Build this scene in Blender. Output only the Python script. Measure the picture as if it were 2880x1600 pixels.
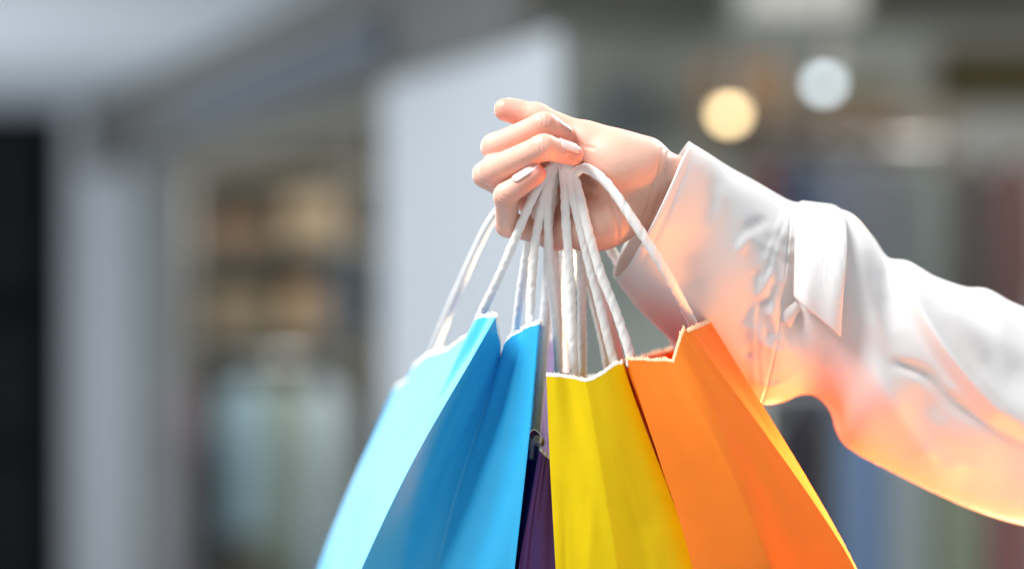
import bpy, bmesh, math, random
import numpy as np
from mathutils import Vector, Matrix

random.seed(7)
rng = np.random.default_rng(7)
for o in list(bpy.data.objects):
    bpy.data.objects.remove(o)
sc = bpy.context.scene
COL = sc.collection

# ------------------------------------------------------------------ camera, world, light
CAM_Z, D0, LENS = 1.60, 1.39, 85.0
K = 36.0 / LENS / 2880.0                     # metres per photo pixel per metre of distance

cam_d = bpy.data.cameras.new('camera')
cam_d.lens, cam_d.sensor_width = LENS, 36.0
cam_d.clip_start, cam_d.clip_end = 0.05, 200
cam_d.dof.use_dof = True
cam_d.dof.focus_distance = D0 + 0.004
cam_d.dof.aperture_fstop = 2.2
cam = bpy.data.objects.new('camera', cam_d)
cam.location = (0, 0, CAM_Z)
cam.rotation_euler = (math.radians(90), 0, 0)
COL.objects.link(cam)
sc.camera = cam

world = bpy.data.worlds.new('World')
sc.world = world
world.use_nodes = True
world.node_tree.nodes['Background'].inputs[0].default_value = (0.90, 0.95, 1.0, 1)
world.node_tree.nodes['Background'].inputs[1].default_value = 0.63

def area(name, loc, target, size, power, color=(1, 1, 1), size_y=None):
    l = bpy.data.lights.new(name, 'AREA')
    l.energy, l.size, l.color = power, size, color
    if size_y:
        l.shape, l.size_y = 'RECTANGLE', size_y
    o = bpy.data.objects.new(name, l)
    o.location = loc
    o.rotation_euler = (Vector(target) - Vector(loc)).to_track_quat('-Z', 'Y').to_euler()
    COL.objects.link(o)
    return o

area('skylight_lamp', (-0.95, 0.98, 3.05), (0.05, 1.42, 1.62), 0.85, 71, (1.0, 0.985, 0.96))
area('rear_lamp', (1.3, 2.9, 2.9), (0.2, 1.5, 1.55), 0.8, 50, (1.0, 0.97, 0.93))
area('window_lamp', (-1.15, 3.2, 1.95), (-0.05, 1.45, 1.48), 1.1, 17, (0.90, 0.95, 1.0))  # added unseen lamp, no window there; gives the blue bag's side its pale sheen
low_lamp = area('added_strip_lamp', (1.35, 2.25, 0.92), (0.19, 1.41, 1.42), 0.4, 13, (1.0, 0.74, 0.42))  # added unseen lamp, aimed to brighten the orange bag's right strip
low_lamp.data.spread = math.radians(28)
orange_glow = area('added_sleeve_tint_lamp', (0.86, 1.50, 0.84), (0.29, 1.47, 1.45), 0.40, 4.2, (1.0, 0.27, 0.03))  # added unseen lamp, tints the sleeve's underside orange; no fitting stands here
orange_glow.data.spread = math.radians(60)
area('concourse_lamp', (-2.4, 3.6, 2.35), (-0.9, 7.5, 1.6), 1.0, 50, (0.88, 0.94, 1.0))
area('added_ceiling_fill', (-2.6, 7.6, 0.4), (-1.9, 8.6, 2.5), 1.6, 46, (0.88, 0.94, 1.0))  # added unseen lamp shining upward to brighten the ceiling's underside
area('shop_lamp', (1.6, 5.2, 2.46), (1.4, 7.6, 1.4), 0.8, 60, (1.0, 0.95, 0.88))
back_l = area('shop_back_lamp', (-0.55, 8.5, 2.45), (-0.85, 10.9, 1.5), 0.6, 62, (1.0, 0.93, 0.85))
back_l.data.spread = math.radians(110)

sc.view_settings.view_transform = 'Standard'
sc.view_settings.look = 'None'
sc.view_settings.exposure = 0.0
sc.view_settings.gamma = 1.0
sc.view_settings.use_curve_mapping = False
sc.render.engine = 'CYCLES'
sc.cycles.use_denoising = True
sc.cycles.max_bounces = 10
sc.cycles.diffuse_bounces = 6
sc.cycles.transparent_max_bounces = 8
sc.cycles.caustics_reflective = False
sc.cycles.caustics_refractive = False
sc.cycles.sample_clamp_indirect = 6.0
sc.cycles.use_adaptive_sampling = False

# ------------------------------------------------------------------ helpers
def P(px, py, d=0.0):
    """photo pixel + centimetres behind the hand's plane -> world point"""
    Y = D0 + d * 0.01
    return Vector(((px - 1440) * K * Y, Y, CAM_Z - (py - 800) * K * Y))

def PY(px, py, Y):
    return Vector(((px - 1440) * K * Y, Y, CAM_Z - (py - 800) * K * Y))

def lin(c):
    return tuple(((v / 255.0) / 12.92 if v / 255.0 <= 0.04045 else ((v / 255.0 + 0.055) / 1.055) ** 2.4) for v in c)

def tag(o, label=None, cat=None, group=None, kind=None):
    if label: o['label'] = label
    if cat: o['category'] = cat
    if group: o['group'] = group
    if kind: o['kind'] = kind
    return o

def empty(name, loc, label, cat, group=None):
    o = bpy.data.objects.new(name, None)
    o.empty_display_size = 0.05
    o.location = loc
    COL.objects.link(o)
    return tag(o, label, cat, group)

def link_mesh(name, verts, faces, mats, parent=None, smooth=True, mat_index=None):
    me = bpy.data.meshes.new(name)
    me.from_pydata([tuple(v) for v in verts], [], [tuple(f) for f in faces])
    me.update()
    for m in (mats if isinstance(mats, (list, tuple)) else [mats]):
        me.materials.append(m)
    if mat_index is not None:
        me.polygons.foreach_set('material_index', np.asarray(mat_index, dtype=np.int32))
    me.polygons.foreach_set('use_smooth', [smooth] * len(me.polygons))
    o = bpy.data.objects.new(name, me)
    COL.objects.link(o)
    if parent is not None:
        o.parent = parent
        o.matrix_parent_inverse = Matrix.Translation(-parent.location) if parent.parent is None else \
            Matrix.Translation(-parent.location)
    return o

def material(name, color, rough=0.6, noise=0.08, scale=30.0, bump=0.0, bump_scale=200.0, trans=0.0,
             spec=0.5, sheen=0.0, sss=0.0, metallic=0.0, stretch=None):
    m = bpy.data.materials.new(name)
    m.use_nodes = True
    nt = m.node_tree
    b = nt.nodes['Principled BSDF']
    out = nt.nodes['Material Output']
    tc = nt.nodes.new('ShaderNodeTexCoord')
    src = tc.outputs['Object']
    if stretch:
        mp = nt.nodes.new('ShaderNodeMapping')
        mp.inputs['Scale'].default_value = stretch
        nt.links.new(src, mp.inputs[0]); src = mp.outputs[0]
    n = nt.nodes.new('ShaderNodeTexNoise')
    n.inputs['Scale'].default_value = scale
    n.inputs['Detail'].default_value = 5
    nt.links.new(src, n.inputs['Vector'])
    mx = nt.nodes.new('ShaderNodeMix'); mx.data_type = 'RGBA'
    mx.inputs[6].default_value = tuple(max(0, c * (1 - noise)) for c in color) + (1,)
    mx.inputs[7].default_value = tuple(min(1, c * (1 + noise)) for c in color) + (1,)
    nt.links.new(n.outputs['Fac'], mx.inputs[0])
    nt.links.new(mx.outputs[2], b.inputs['Base Color'])
    b.inputs['Roughness'].default_value = rough
    b.inputs['Specular IOR Level'].default_value = spec
    b.inputs['Metallic'].default_value = metallic
    if sheen:
        b.inputs['Sheen Weight'].default_value = sheen
    if sss:
        b.inputs['Subsurface Weight'].default_value = sss
        b.inputs['Subsurface Radius'].default_value = (1.0, 0.35, 0.2)
        b.inputs['Subsurface Scale'].default_value = 0.004
    nrm = None
    if bump:
        n2 = nt.nodes.new('ShaderNodeTexNoise')
        n2.inputs['Scale'].default_value = bump_scale
        n2.inputs['Detail'].default_value = 4
        nt.links.new(src, n2.inputs['Vector'])
        bp = nt.nodes.new('ShaderNodeBump')
        bp.inputs['Strength'].default_value = bump
        bp.inputs['Distance'].default_value = 0.001
        nt.links.new(n2.outputs['Fac'], bp.inputs['Height'])
        nt.links.new(bp.outputs[0], b.inputs['Normal'])
        nrm = bp.outputs[0]
    if trans:
        t = nt.nodes.new('ShaderNodeBsdfTranslucent')
        nt.links.new(mx.outputs[2], t.inputs['Color'])
        if nrm: nt.links.new(nrm, t.inputs['Normal'])
        ms = nt.nodes.new('ShaderNodeMixShader')
        ms.inputs[0].default_value = trans
        nt.links.new(b.outputs[0], ms.inputs[1])
        nt.links.new(t.outputs[0], ms.inputs[2])
        nt.links.new(ms.outputs[0], out.inputs['Surface'])
    return m

def emitter(name, color, strength):
    m = bpy.data.materials.new(name); m.use_nodes = True
    nt = m.node_tree
    nt.nodes.remove(nt.nodes['Principled BSDF'])
    e = nt.nodes.new('ShaderNodeEmission')
    e.inputs[0].default_value = color + (1,); e.inputs[1].default_value = strength
    nt.links.new(e.outputs[0], nt.nodes['Material Output'].inputs[0])
    return m

def glass_mat():
    m = bpy.data.materials.new('window_glass'); m.use_nodes = True
    nt = m.node_tree
    b = nt.nodes['Principled BSDF']
    b.inputs['Base Color'].default_value = (0.9, 0.95, 0.95, 1)
    b.inputs['Roughness'].default_value = 0.02
    tr = nt.nodes.new('ShaderNodeBsdfTransparent')
    tr.inputs[0].default_value = (0.93, 0.96, 0.95, 1)
    gl = nt.nodes.new('ShaderNodeBsdfGlossy')
    gl.inputs['Roughness'].default_value = 0.03
    lw = nt.nodes.new('ShaderNodeLayerWeight'); lw.inputs[0].default_value = 0.5
    fr = nt.nodes.new('ShaderNodeMath'); fr.operation = 'POWER'; fr.inputs[1].default_value = 14.0
    nt.links.new(lw.outputs['Facing'], fr.inputs[0])
    ms = nt.nodes.new('ShaderNodeMixShader')
    nt.links.new(fr.outputs[0], ms.inputs[0])
    nt.links.new(tr.outputs[0], ms.inputs[1]); nt.links.new(gl.outputs[0], ms.inputs[2])
    nt.links.new(ms.outputs[0], nt.nodes['Material Output'].inputs[0])
    return m

def prism(name, plan, z0, z1, mat, parent=None, bevel=0.006):
    bm = bmesh.new()
    lo = [bm.verts.new((x, y, z0)) for x, y in plan]
    hi = [bm.verts.new((x, y, z1)) for x, y in plan]
    n = len(plan)
    bm.faces.new(lo[::-1]); bm.faces.new(hi)
    for i in range(n):
        bm.faces.new((lo[i], lo[(i + 1) % n], hi[(i + 1) % n], hi[i]))
    bmesh.ops.recalc_face_normals(bm, faces=bm.faces)
    if bevel:
        bmesh.ops.bevel(bm, geom=list(bm.edges), offset=bevel, segments=2, affect='EDGES')
    me = bpy.data.meshes.new(name); bm.to_mesh(me); bm.free()
    me.materials.append(mat)
    o = bpy.data.objects.new(name, me); COL.objects.link(o)
    if parent is not None:
        o.parent = parent; o.matrix_parent_inverse = Matrix.Translation(-parent.location)
    return o

def box(name, x0, x1, y0, y1, z0, z1, mat, parent=None, bevel=0.005):
    return prism(name, [(x0, y0), (x1, y0), (x1, y1), (x0, y1)], z0, z1, mat, parent, bevel)

def pbox(name, px0, px1, py0, py1, Y, dep, mat, parent=None, bevel=0.004):
    a, b = PY(px0, py1, Y), PY(px1, py0, Y)
    return box(name, a.x, b.x, Y, Y + dep, a.z, b.z, mat, parent, bevel)

def catmull(pts, n):
    pts = [np.array(p, float) for p in pts]
    pts = [2 * pts[0] - pts[1]] + pts + [2 * pts[-1] - pts[-2]]
    out = []
    segs = len(pts) - 3
    for i in range(segs):
        p0, p1, p2, p3 = pts[i:i + 4]
        m = n if i < segs - 1 else n + 1
        for j in range(m):
            t = j / n
            out.append(0.5 * ((2 * p1) + (-p0 + p2) * t + (2 * p0 - 5 * p1 + 4 * p2 - p3) * t * t + (-p0 + 3 * p1 - 3 * p2 + p3) * t ** 3))
    return np.array(out)

def smooth_noise1(x, seed):
    r = np.random.default_rng(seed)
    ph = r.uniform(0, 6.28, 6); f = np.array([1, 1.9, 3.3, 5.7, 9.1, 14.3]); a = 1 / f ** 0.8
    return sum(a[i] * np.sin(f[i] * x + ph[i]) for i in range(6)) / 2.2

# ------------------------------------------------------------------ the place behind: floor, ceiling, walls
FLOOR = 0.0
m_floor = material('floor_stone', (0.50, 0.50, 0.49), 0.25, 0.06, 3)
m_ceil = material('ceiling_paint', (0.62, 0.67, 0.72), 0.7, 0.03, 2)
m_pillar = material('pillar_cladding', (0.63, 0.665, 0.70), 0.6, 0.03, 2)
m_fascia = material('fascia_metal', (0.15, 0.15, 0.145), 0.6, 0.08, 4)
m_slate = material('sign_band_slate', (0.13, 0.15, 0.18), 0.6, 0.06, 4)
m_head = material('window_head_beige', (0.20, 0.19, 0.16), 0.6, 0.06, 4)
m_black = material('black_shop_panel', (0.006, 0.0065, 0.008), 0.9, 0.2, 4, spec=0.1)
m_black2 = material('charcoal_panel', (0.016, 0.017, 0.02), 0.9, 0.2, 4, spec=0.1)
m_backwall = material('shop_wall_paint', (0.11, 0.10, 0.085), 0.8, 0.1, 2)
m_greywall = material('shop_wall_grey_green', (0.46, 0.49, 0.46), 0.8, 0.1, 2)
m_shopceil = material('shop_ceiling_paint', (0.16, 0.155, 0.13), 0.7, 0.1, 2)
m_wood = material('shelf_wood', (0.34, 0.24, 0.16), 0.5, 0.2, 12, stretch=(1, 8, 8))
m_frame = material('frame_metal_grey', (0.36, 0.36, 0.34), 0.4, 0.05, 6)
m_rail = material('rail_steel', (0.5, 0.5, 0.5), 0.3, 0.05, 6, metallic=0.9)
m_glass = glass_mat()

tag(box('floor', -6, 6, -1.5, 14, -0.05, FLOOR, m_floor, bevel=0), kind='structure')

U = Vector((0.322, -1.0, 0)); U0 = Vector((-2.03, 11.5, 0))
NB = Vector((1.0, 0.322, 0)).normalized()            # points into the shop
def wp(px):
    m = (px - 1440) * K
    t = (m * 11.5 + 2.03) / (0.322 + m)
    return U0 + U * t
def strip(pa, pb, thick, off=0.0):
    a, b = wp(pa) + NB * off, wp(pb) + NB * off
    return [(a.x, a.y), (b.x, b.y), (b + NB * thick).xy[:], (a + NB * thick).xy[:]]
Z_SOF = CAM_Z + 0.83
# concourse ceiling, seen from below on the left
c0, c1 = wp(236), wp(1462)
tag(prism('ceiling', [(-5.5, 11.62), (c0.x, 11.62), (c0.x, c0.y), (c1.x, c1.y), (c1.x, 4.6), (-5.5, 4.6)],
          Z_SOF, Z_SOF + 0.2, m_ceil, bevel=0), kind='structure')
# dark shop at the far left
dark = empty('dark_shopfront', (-2.6, 11.75, 0), 'black unlit shopfront at the far left edge beside pale pillar', 'shopfront')
pbox('door_panel', -500, 172, 318, 2000, 11.75, 0.15, m_black, dark)
for (a, b, y0, y1) in ((-60, 112, 330, 820), (-60, 112, 900, 1250), (-60, 120, 1290, 1700)):
    pbox('display_panel', a, b, y0, y1, 11.66, 0.05, m_black2, dark)
pbox('header', -500, 170, 300, 326, 11.60, 0.12, m_black, dark)
# pillars
a, b, c = PY(182, 0, 11.55), PY(376, 0, 10.75), wp(488)
pl = empty('pillar', ((a.x + b.x) / 2, 11.2, 0), 'pale grey pillar at the left between black shopfront and shop window', 'pillar')
prism('shaft', [(a.x, a.y), (b.x, b.y), (b.x + 0.02, b.y + 0.7), (a.x + 0.2, 11.72)], 0.12, Z_SOF - 0.01, m_pillar, pl)
prism('shaded_side', [(b.x + 0.004, b.y - 0.004), (c.x, c.y), (c.x * (1 + 0.6 / c.y) - 0.02, c.y + 0.6), (b.x + 0.03, b.y + 0.7)], 0.12, Z_SOF - 0.012, material('pillar_side_shade', (0.24, 0.26, 0.26), 0.6, 0.05, 3), pl)  # same pillar's side face; its shade is put into a darker grey
prism('plinth', [(a.x - 0.02, a.y - 0.03), (b.x + 0.0, b.y - 0.05), (c.x + 0.0, c.y - 0.03), (c.x * (1 + 0.6 / c.y) - 0.02, c.y + 0.6), (a.x + 0.2, 11.74)], 0.0, 0.12, m_frame, pl)
p1, p2 = wp(1075), wp(1575)
pl = empty('pillar', ((p1.x + p2.x) / 2, (p1.y + p2.y) / 2, 0), 'broad white pillar panel behind the raised hand', 'pillar')
prism('shaft', [p1.xy[:], p2.xy[:], (p2.x + 0.008, p2.y + 0.4), (p1.x + 0.06, p1.y + 0.02)], 0.12, CAM_Z + 0.516, m_pillar, pl)
prism('plinth', strip(1072, 1578, 0.03, -0.035), 0.0, 0.12, m_frame, pl)
# fascia and bands over the shop window
fa = empty('shop_fascia', tuple(wp(800)), 'dark grey fascia beam running above the shop window', 'fascia')
prism('beam', strip(238, 1462, 0.06, -0.03), CAM_Z + 0.516, Z_SOF - 0.002, m_fascia, fa)
prism('sign_band', strip(560, 1128, 0.03, -0.07), CAM_Z + 0.555, CAM_Z + 0.655, m_slate, fa)
prism('trim', strip(430, 1120, 0.025, -0.065), CAM_Z + 0.70, CAM_Z + 0.72, m_frame, fa)
# shop window
sw = empty('shop_window', tuple(wp(770)), 'tall glazed shop window between the two pale pillars', 'window')
prism('head', strip(492, 1072, 0.05, 0.03), CAM_Z + 0.43, CAM_Z + 0.512, m_head, sw)
prism('mullion', strip(948, 960, 0.02, 0.04), 0.0, CAM_Z + 0.43, m_head, sw)
prism('frame', strip(1062, 1073, 0.02, 0.03), 0.0, CAM_Z + 0.43, m_frame, sw)
prism('frame', strip(492, 505, 0.02, 0.03), 0.0, CAM_Z + 0.43, m_fascia, sw)
prism('pane', strip(506, 943, 0.01, 0.06), 0.02, CAM_Z + 0.43, m_glass, sw, bevel=0)
prism('pane', strip(961, 1061, 0.01, 0.06), 0.02, CAM_Z + 0.43, m_glass, sw, bevel=0)

# shop interior shell
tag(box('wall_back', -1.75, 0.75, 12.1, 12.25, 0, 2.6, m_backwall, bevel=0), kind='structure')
tag(box('wall_grey', 0.05, 3.6, 8.7, 8.85, 0, 2.55, m_greywall, bevel=0), kind='structure')
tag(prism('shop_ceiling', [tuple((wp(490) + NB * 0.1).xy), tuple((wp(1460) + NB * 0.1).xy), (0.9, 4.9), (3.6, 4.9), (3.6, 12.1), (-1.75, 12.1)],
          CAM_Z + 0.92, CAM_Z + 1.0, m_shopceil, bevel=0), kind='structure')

# ------------------------------------------------------------------ shop furniture and garments
def garment_mesh(w, h, t, sleeve, seed, skirt=1.15):
    """a hanging shirt: shoulders, wavy body, hem; returns (verts, faces) in local coords, neck at origin"""
    r = np.random.default_rng(seed)
    n, m = 40, 18
    V, F = [], []
    for i in range(m + 1):
        v = i / m
        half = w / 2 * (0.42 + 0.58 * min(1, v / 0.10) ** 0.6) * (1 + (skirt - 1) * v)
        z = -v * h - (0.04 * w if i == 0 else 0)
        for j in range(n):
            a = 2 * math.pi * j / n
            wob = 1 + 0.22 * v * math.sin(5 * a + seed) + 0.12 * v * math.sin(9 * a + 2 * seed)
            slope = -0.10 * w * abs(math.cos(a)) if i <= 1 else 0
            V.append((half * math.cos(a), t / 2 * math.sin(a) * wob * (0.6 + 0.5 * v), z + slope + 0.01 * math.sin(3 * a + seed) * v))
    for i in range(m):
        for j in range(n):
            F.append((i * n + j, (i + 1) * n + j, (i + 1) * n + (j + 1) % n, i * n + (j + 1) % n))
    F.append(tuple(range(n)))
    F.append(tuple(m * n + j for j in range(n))[::-1])
    S = []
    if sleeve:
        for s in (-1, 1):
            sv, sf = [], []
            for i in range(9):
                v = i / 8
                cx, cz = s * (w * 0.44 + 0.13 * w * v), -0.07 * h - sleeve * v
                rr = 0.13 * w * (1 - 0.3 * v)
                for j in range(14):
                    a = 2 * math.pi * j / 14
                    sv.append((cx + rr * math.cos(a), t * 0.42 * math.sin(a) * (1 + 0.1 * math.sin(7 * v + j)), cz + 0.3 * rr * math.cos(a) * (-s)))
            for i in range(8):
                for j in range(14):
                    sf.append((i * 14 + j, (i + 1) * 14 + j, (i + 1) * 14 + (j + 1) % 14, i * 14 + (j + 1) % 14))
            sf += [tuple(range(14)), tuple(8 * 14 + j for j in range(14))[::-1]]
            S.append((sv, sf))
    return V, F, S

def tube_mesh(pts, r, seg=10):
    pts = np.array(pts, float); V, F = [], []
    for i, p in enumerate(pts):
        t = pts[min(i + 1, len(pts) - 1)] - pts[max(i - 1, 0)]
        t /= np.linalg.norm(t) + 1e-12
        a = np.cross(t, (0.31, 0.9, 0.2)); a /= np.linalg.norm(a); b = np.cross(t, a)
        for j in range(seg):
            q = 2 * math.pi * j / seg
            V.append(p + r * (math.cos(q) * a + math.sin(q) * b))
    n = len(pts)
    for i in range(n - 1):
        for j in range(seg):
            F.append((i * seg + j, i * seg + (j + 1) % seg, (i + 1) * seg + (j + 1) % seg, (i + 1) * seg + j))
    F += [tuple(range(seg))[::-1], tuple((n - 1) * seg + j for j in range(seg))]
    return V, F

GN = [0]
def garment(px, py_top, py_bot, wpx, Y, color, label, cat, sleeve=0.0, rz=0.0, t=0.10, rough=0.85):
    GN[0] += 1
    top = PY(px, py_top, Y)
    h = (py_bot - py_top) * K * Y; w = wpx * K * Y
    root = empty(cat.replace(' ', '_'), top, label, cat, 'clothes in the shop behind')
    root.rotation_euler = (0, 0, rz)
    mat = material('cloth_%s' % cat.replace(' ', '_'), lin(color), rough, 0.15, 9, stretch=(1, 1, 0.3), sheen=0.2)
    V, F, S = garment_mesh(w, h, t, sleeve, GN[0])
    def loc(name, v, f, m):
        me = bpy.data.meshes.new(name); me.from_pydata([tuple(q) for q in v], [], f); me.update()
        me.materials.append(m); me.polygons.foreach_set('use_smooth', [True] * len(me.polygons))
        o = bpy.data.objects.new(name, me); COL.objects.link(o); o.parent = root
    loc('garment_body', V, F, mat)
    for sv, sf in S:
        loc('garment_sleeve', sv, sf, mat)
    hk = [(-w * 0.33, 0, -0.05 * w), (0, 0, 0.02), (0, 0, 0.05), (0.012, 0, 0.075), (0.0, 0, 0.09), (-0.012, 0, 0.078)]
    v, f = tube_mesh(catmull(hk, 5), 0.003, 6); loc('hanger', v, f, m_rail)
    return root

def rail(px0, px1, py, Y, label, legs=True):
    a, b = PY(px0, py, Y), PY(px1, py, Y)
    root = empty('clothes_rail', ((a.x + b.x) / 2, Y, 0), label, 'clothes rail')
    def part(n, pts, r):
        v, f = tube_mesh(pts, r, 10); link_mesh(n, v, f, m_rail, root)
    part('crossbar', [a, b], 0.012)
    if legs:
        for q in (a, b):
            part('upright', [(q.x, Y, 0.03), (q.x, Y, q.z)], 0.014)
            part('foot', [(q.x, Y - 0.22, 0.018), (q.x, Y + 0.22, 0.018)], 0.016)

def shelves(px0, px1, pys, Y, dep, label, mat=m_wood):
    a, b = PY(px0, 0, Y), PY(px1, 0, Y)
    zt = PY(0, pys[0], Y).z
    root = empty('shelf_unit', ((a.x + b.x) / 2, Y, 0), label, 'shelf')
    box('side_board', a.x - 0.02, a.x, Y, Y + dep, 0, zt, mat, root)
    box('side_board', b.x, b.x + 0.02, Y, Y + dep, 0, zt, mat, root)
    for p in pys:
        z = PY(0, p, Y).z
        box('shelf_board', a.x + 0.001, b.x - 0.001, Y, Y + dep, z - 0.03, z, mat, root)
    return root

# right-hand open shop
rail(2100, 2900, 400, 6.3, 'steel clothes rail at the right above the sleeve')
for px, w, y1, c, lab, cat in (
    (2150, 70, 1100, (92, 56, 54), 'dark red shirt at the left end of the upper right rail', 'shirt'),
    (2238, 125, 1150, (38, 54, 78), 'navy coat hanging beside the dark red shirt', 'coat'),
    (2345, 100, 1180, (78, 86, 100), 'slate grey shirt hanging right of the navy coat', 'shirt'),
    (2455, 120, 1120, (80, 86, 94), 'pale grey blue blouse in the middle of the right rail', 'blouse'),
    (2600, 120, 1200, (76, 84, 84), 'grey green jacket hanging on the right rail', 'jacket'),
    (2725, 120, 1250, (40, 36, 36), 'black coat near the right end of the rail', 'coat'),
    (2850, 130, 1200, (62, 38, 38), 'deep red coat at the right edge of the picture', 'coat')):
    garment(px, 436, y1, w, 6.3, c, lab, cat, sleeve=0.28, rz=random.uniform(-0.25, 0.25))
rail(2120, 2920, 1090, 5.2, 'low steel clothes rail below the arm at the right')
for px, w, y1, c, lab, cat in (
    (2255, 165, 2000, (36, 32, 42), 'black purple trousers between orange bag and sleeve', 'trousers'),
    (2425, 130, 2000, (96, 122, 156), 'denim blue skirt seen below the sleeve', 'skirt'),
    (2555, 120, 2100, (136, 146, 148), 'pale grey dress right of the denim blue skirt', 'dress'),
    (2690, 130, 2000, (118, 128, 106), 'olive green dress below the sleeve at lower right', 'dress'),
    (2850, 150, 2000, (120, 80, 78), 'red skirt at the lower right corner', 'skirt')):
    garment(px, 1120, y1, w, 5.2, c, lab, cat, sleeve=0.0, rz=random.uniform(-0.2, 0.2))
sh = shelves(1990, 2660, [300, 620, 980], 7.6, 0.35, 'brown wooden shelf unit on the grey shop wall')
def folded(px, py, Y, w, h, c, label):
    p = PY(px, py, Y)
    root = empty('folded_clothes', p, label, 'folded clothes', 'clothes in the shop behind')
    n = 3
    for i in range(n):
        z0 = p.z + 0.001 + i * h / n
        mat = material('folded_cloth', tuple(min(1, q * (0.85 + 0.15 * i)) for q in lin(c)), 0.9, 0.12, 12)
        o = box('folded_piece', p.x - w / 2 + 0.006 * i, p.x + w / 2 - 0.004 * i, Y + 0.03, Y + 0.30, z0, z0 + h / n - 0.002, mat, root, bevel=0.008)
folded(2090, 300, 7.6, 0.28, 0.14, (176, 140, 104), 'tan folded jumpers on the top of the wooden shelf unit')
folded(2420, 300, 7.6, 0.26, 0.09, (120, 118, 100), 'olive folded jumpers on the top of the wooden shelf unit')
# a board-shaped warm panel on the wall
for px0, px1, py0, py1, c, lab in (
    (2040, 2560, 318, 440, (140, 116, 92), 'tan wall panel under the two glowing lamps'),
    (1690, 1830, 205, 420, (150, 156, 160), 'pale grey wall panel behind the hand'),
    (2640, 2960, 130, 300, (92, 84, 62), 'olive brown wall panel at the upper right')):
    o = pbox('wall_panel', px0, px1, py0, py1, 8.64 if px0 > 2000 and px0 < 2600 else 8.62, 0.055, material('wall_panel_paint', lin(c), 0.95, 0.08, 4, spec=0.1))
    tag(o, lab, 'panel')
# ceiling light panel top right
tag(pbox('ceiling_panel', 2090, 2420, -80, 36, 7.2, 0.5, material('ceiling_panel_white', (0.75, 0.77, 0.76), 0.5, 0.03, 3)), 'pale ceiling panel at the top edge right of centre', 'panel')

def lamp(px, py, Y, col, strength, label):
    p = PY(px, py, Y)
    root = empty('pendant_lamp', p, label, 'lamp')
    prof = [(0.012, 0.10), (0.022, 0.095), (0.030, 0.05), (0.036, 0.0), (0.034, -0.004), (0.028, 0.045), (0.02, 0.085)]
    V, F, n = [], [], 24
    for (r, z) in prof:
        for j in range(n):
            q = 2 * math.pi * j / n
            V.append((p.x + r * math.cos(q), p.y + r * math.sin(q), p.z + z + 0.012))
    for i in range(len(prof) - 1):
        for j in range(n):
            F.append((i * n + j, i * n + (j + 1) % n, (i + 1) * n + (j + 1) % n, (i + 1) * n + j))
    link_mesh('lamp_shade', V, F, m_fascia, root)
    bm = bmesh.new()
    bmesh.ops.create_uvsphere(bm, u_segments=24, v_segments=16, radius=0.021)
    for v in bm.verts:
        v.co = Vector((v.co.x, v.co.y, v.co.z * (1.25 if v.co.z > 0 else 1.0))) + p
    me = bpy.data.meshes.new('bulb'); bm.to_mesh(me); bm.free()
    me.materials.append(emitter('bulb_glow', col, strength))
    o = bpy.data.objects.new('bulb', me); COL.objects.link(o); o.parent = root
    o.matrix_parent_inverse = Matrix.Translation(-root.location)
    v, f = tube_mesh([(p.x, p.y, p.z + 0.10), (p.x, p.y, CAM_Z + 0.925)], 0.004, 8)
    link_mesh('cord', v, f, m_fascia, root)
lamp(2050, 318, 5.6, (1.0, 0.76, 0.40), 10, 'warm yellow glowing pendant lamp above the wrist')
lamp(2318, 232, 5.6, (0.80, 0.93, 1.0), 5.5, 'cool white glowing pendant lamp at upper right')

# left shop window display
rail(520, 1000, 1010, 9.3, 'steel clothes rail inside the left shop window')
for px, w, y1, c, lab, cat in (
    (455 + 60, 70, 1700, (120, 104, 116), 'mauve blouse at the left end of the window rail', 'blouse'),
    (590, 90, 1640, (18, 30, 44), 'dark navy coat in the shop window beside the pillar', 'coat'),
    (690, 120, 1500, (118, 138, 150), 'pale blue shirt hanging in the shop window', 'shirt'),
    (800, 95, 1600, (110, 118, 108), 'sage green blouse in the shop window', 'blouse'),
    (910, 110, 1800, (132, 142, 150), 'pale grey shirt hanging nearest the window mullion', 'shirt')):
    garment(px, 1065 if px != 590 else 1200, y1, w, 9.3, c, lab, cat, sleeve=0.3, rz=random.uniform(-0.2, 0.2))
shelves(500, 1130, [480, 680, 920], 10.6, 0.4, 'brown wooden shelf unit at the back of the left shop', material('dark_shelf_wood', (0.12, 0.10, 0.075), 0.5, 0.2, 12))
folded(880, 680, 10.6, 0.26, 0.20, (134, 116, 96), 'tan folded jumpers on the upper shelf of the left shop')
folded(890, 920, 10.6, 0.30, 0.18, (132, 110, 88), 'tan folded jumpers on the lower shelf of the left shop')
folded(660, 920, 10.6, 0.30, 0.16, (112, 100, 84), 'brown folded jumpers on the lower shelf of the left shop')
folded(660, 680, 10.6, 0.30, 0.10, (110, 84, 66), 'brown folded jumpers on the upper shelf of the left shop')
garment(990, 700, 930, 130, 8.0, (48, 60, 80), 'small navy jacket hung behind the window mullion', 'jacket', sleeve=0.14)

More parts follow.
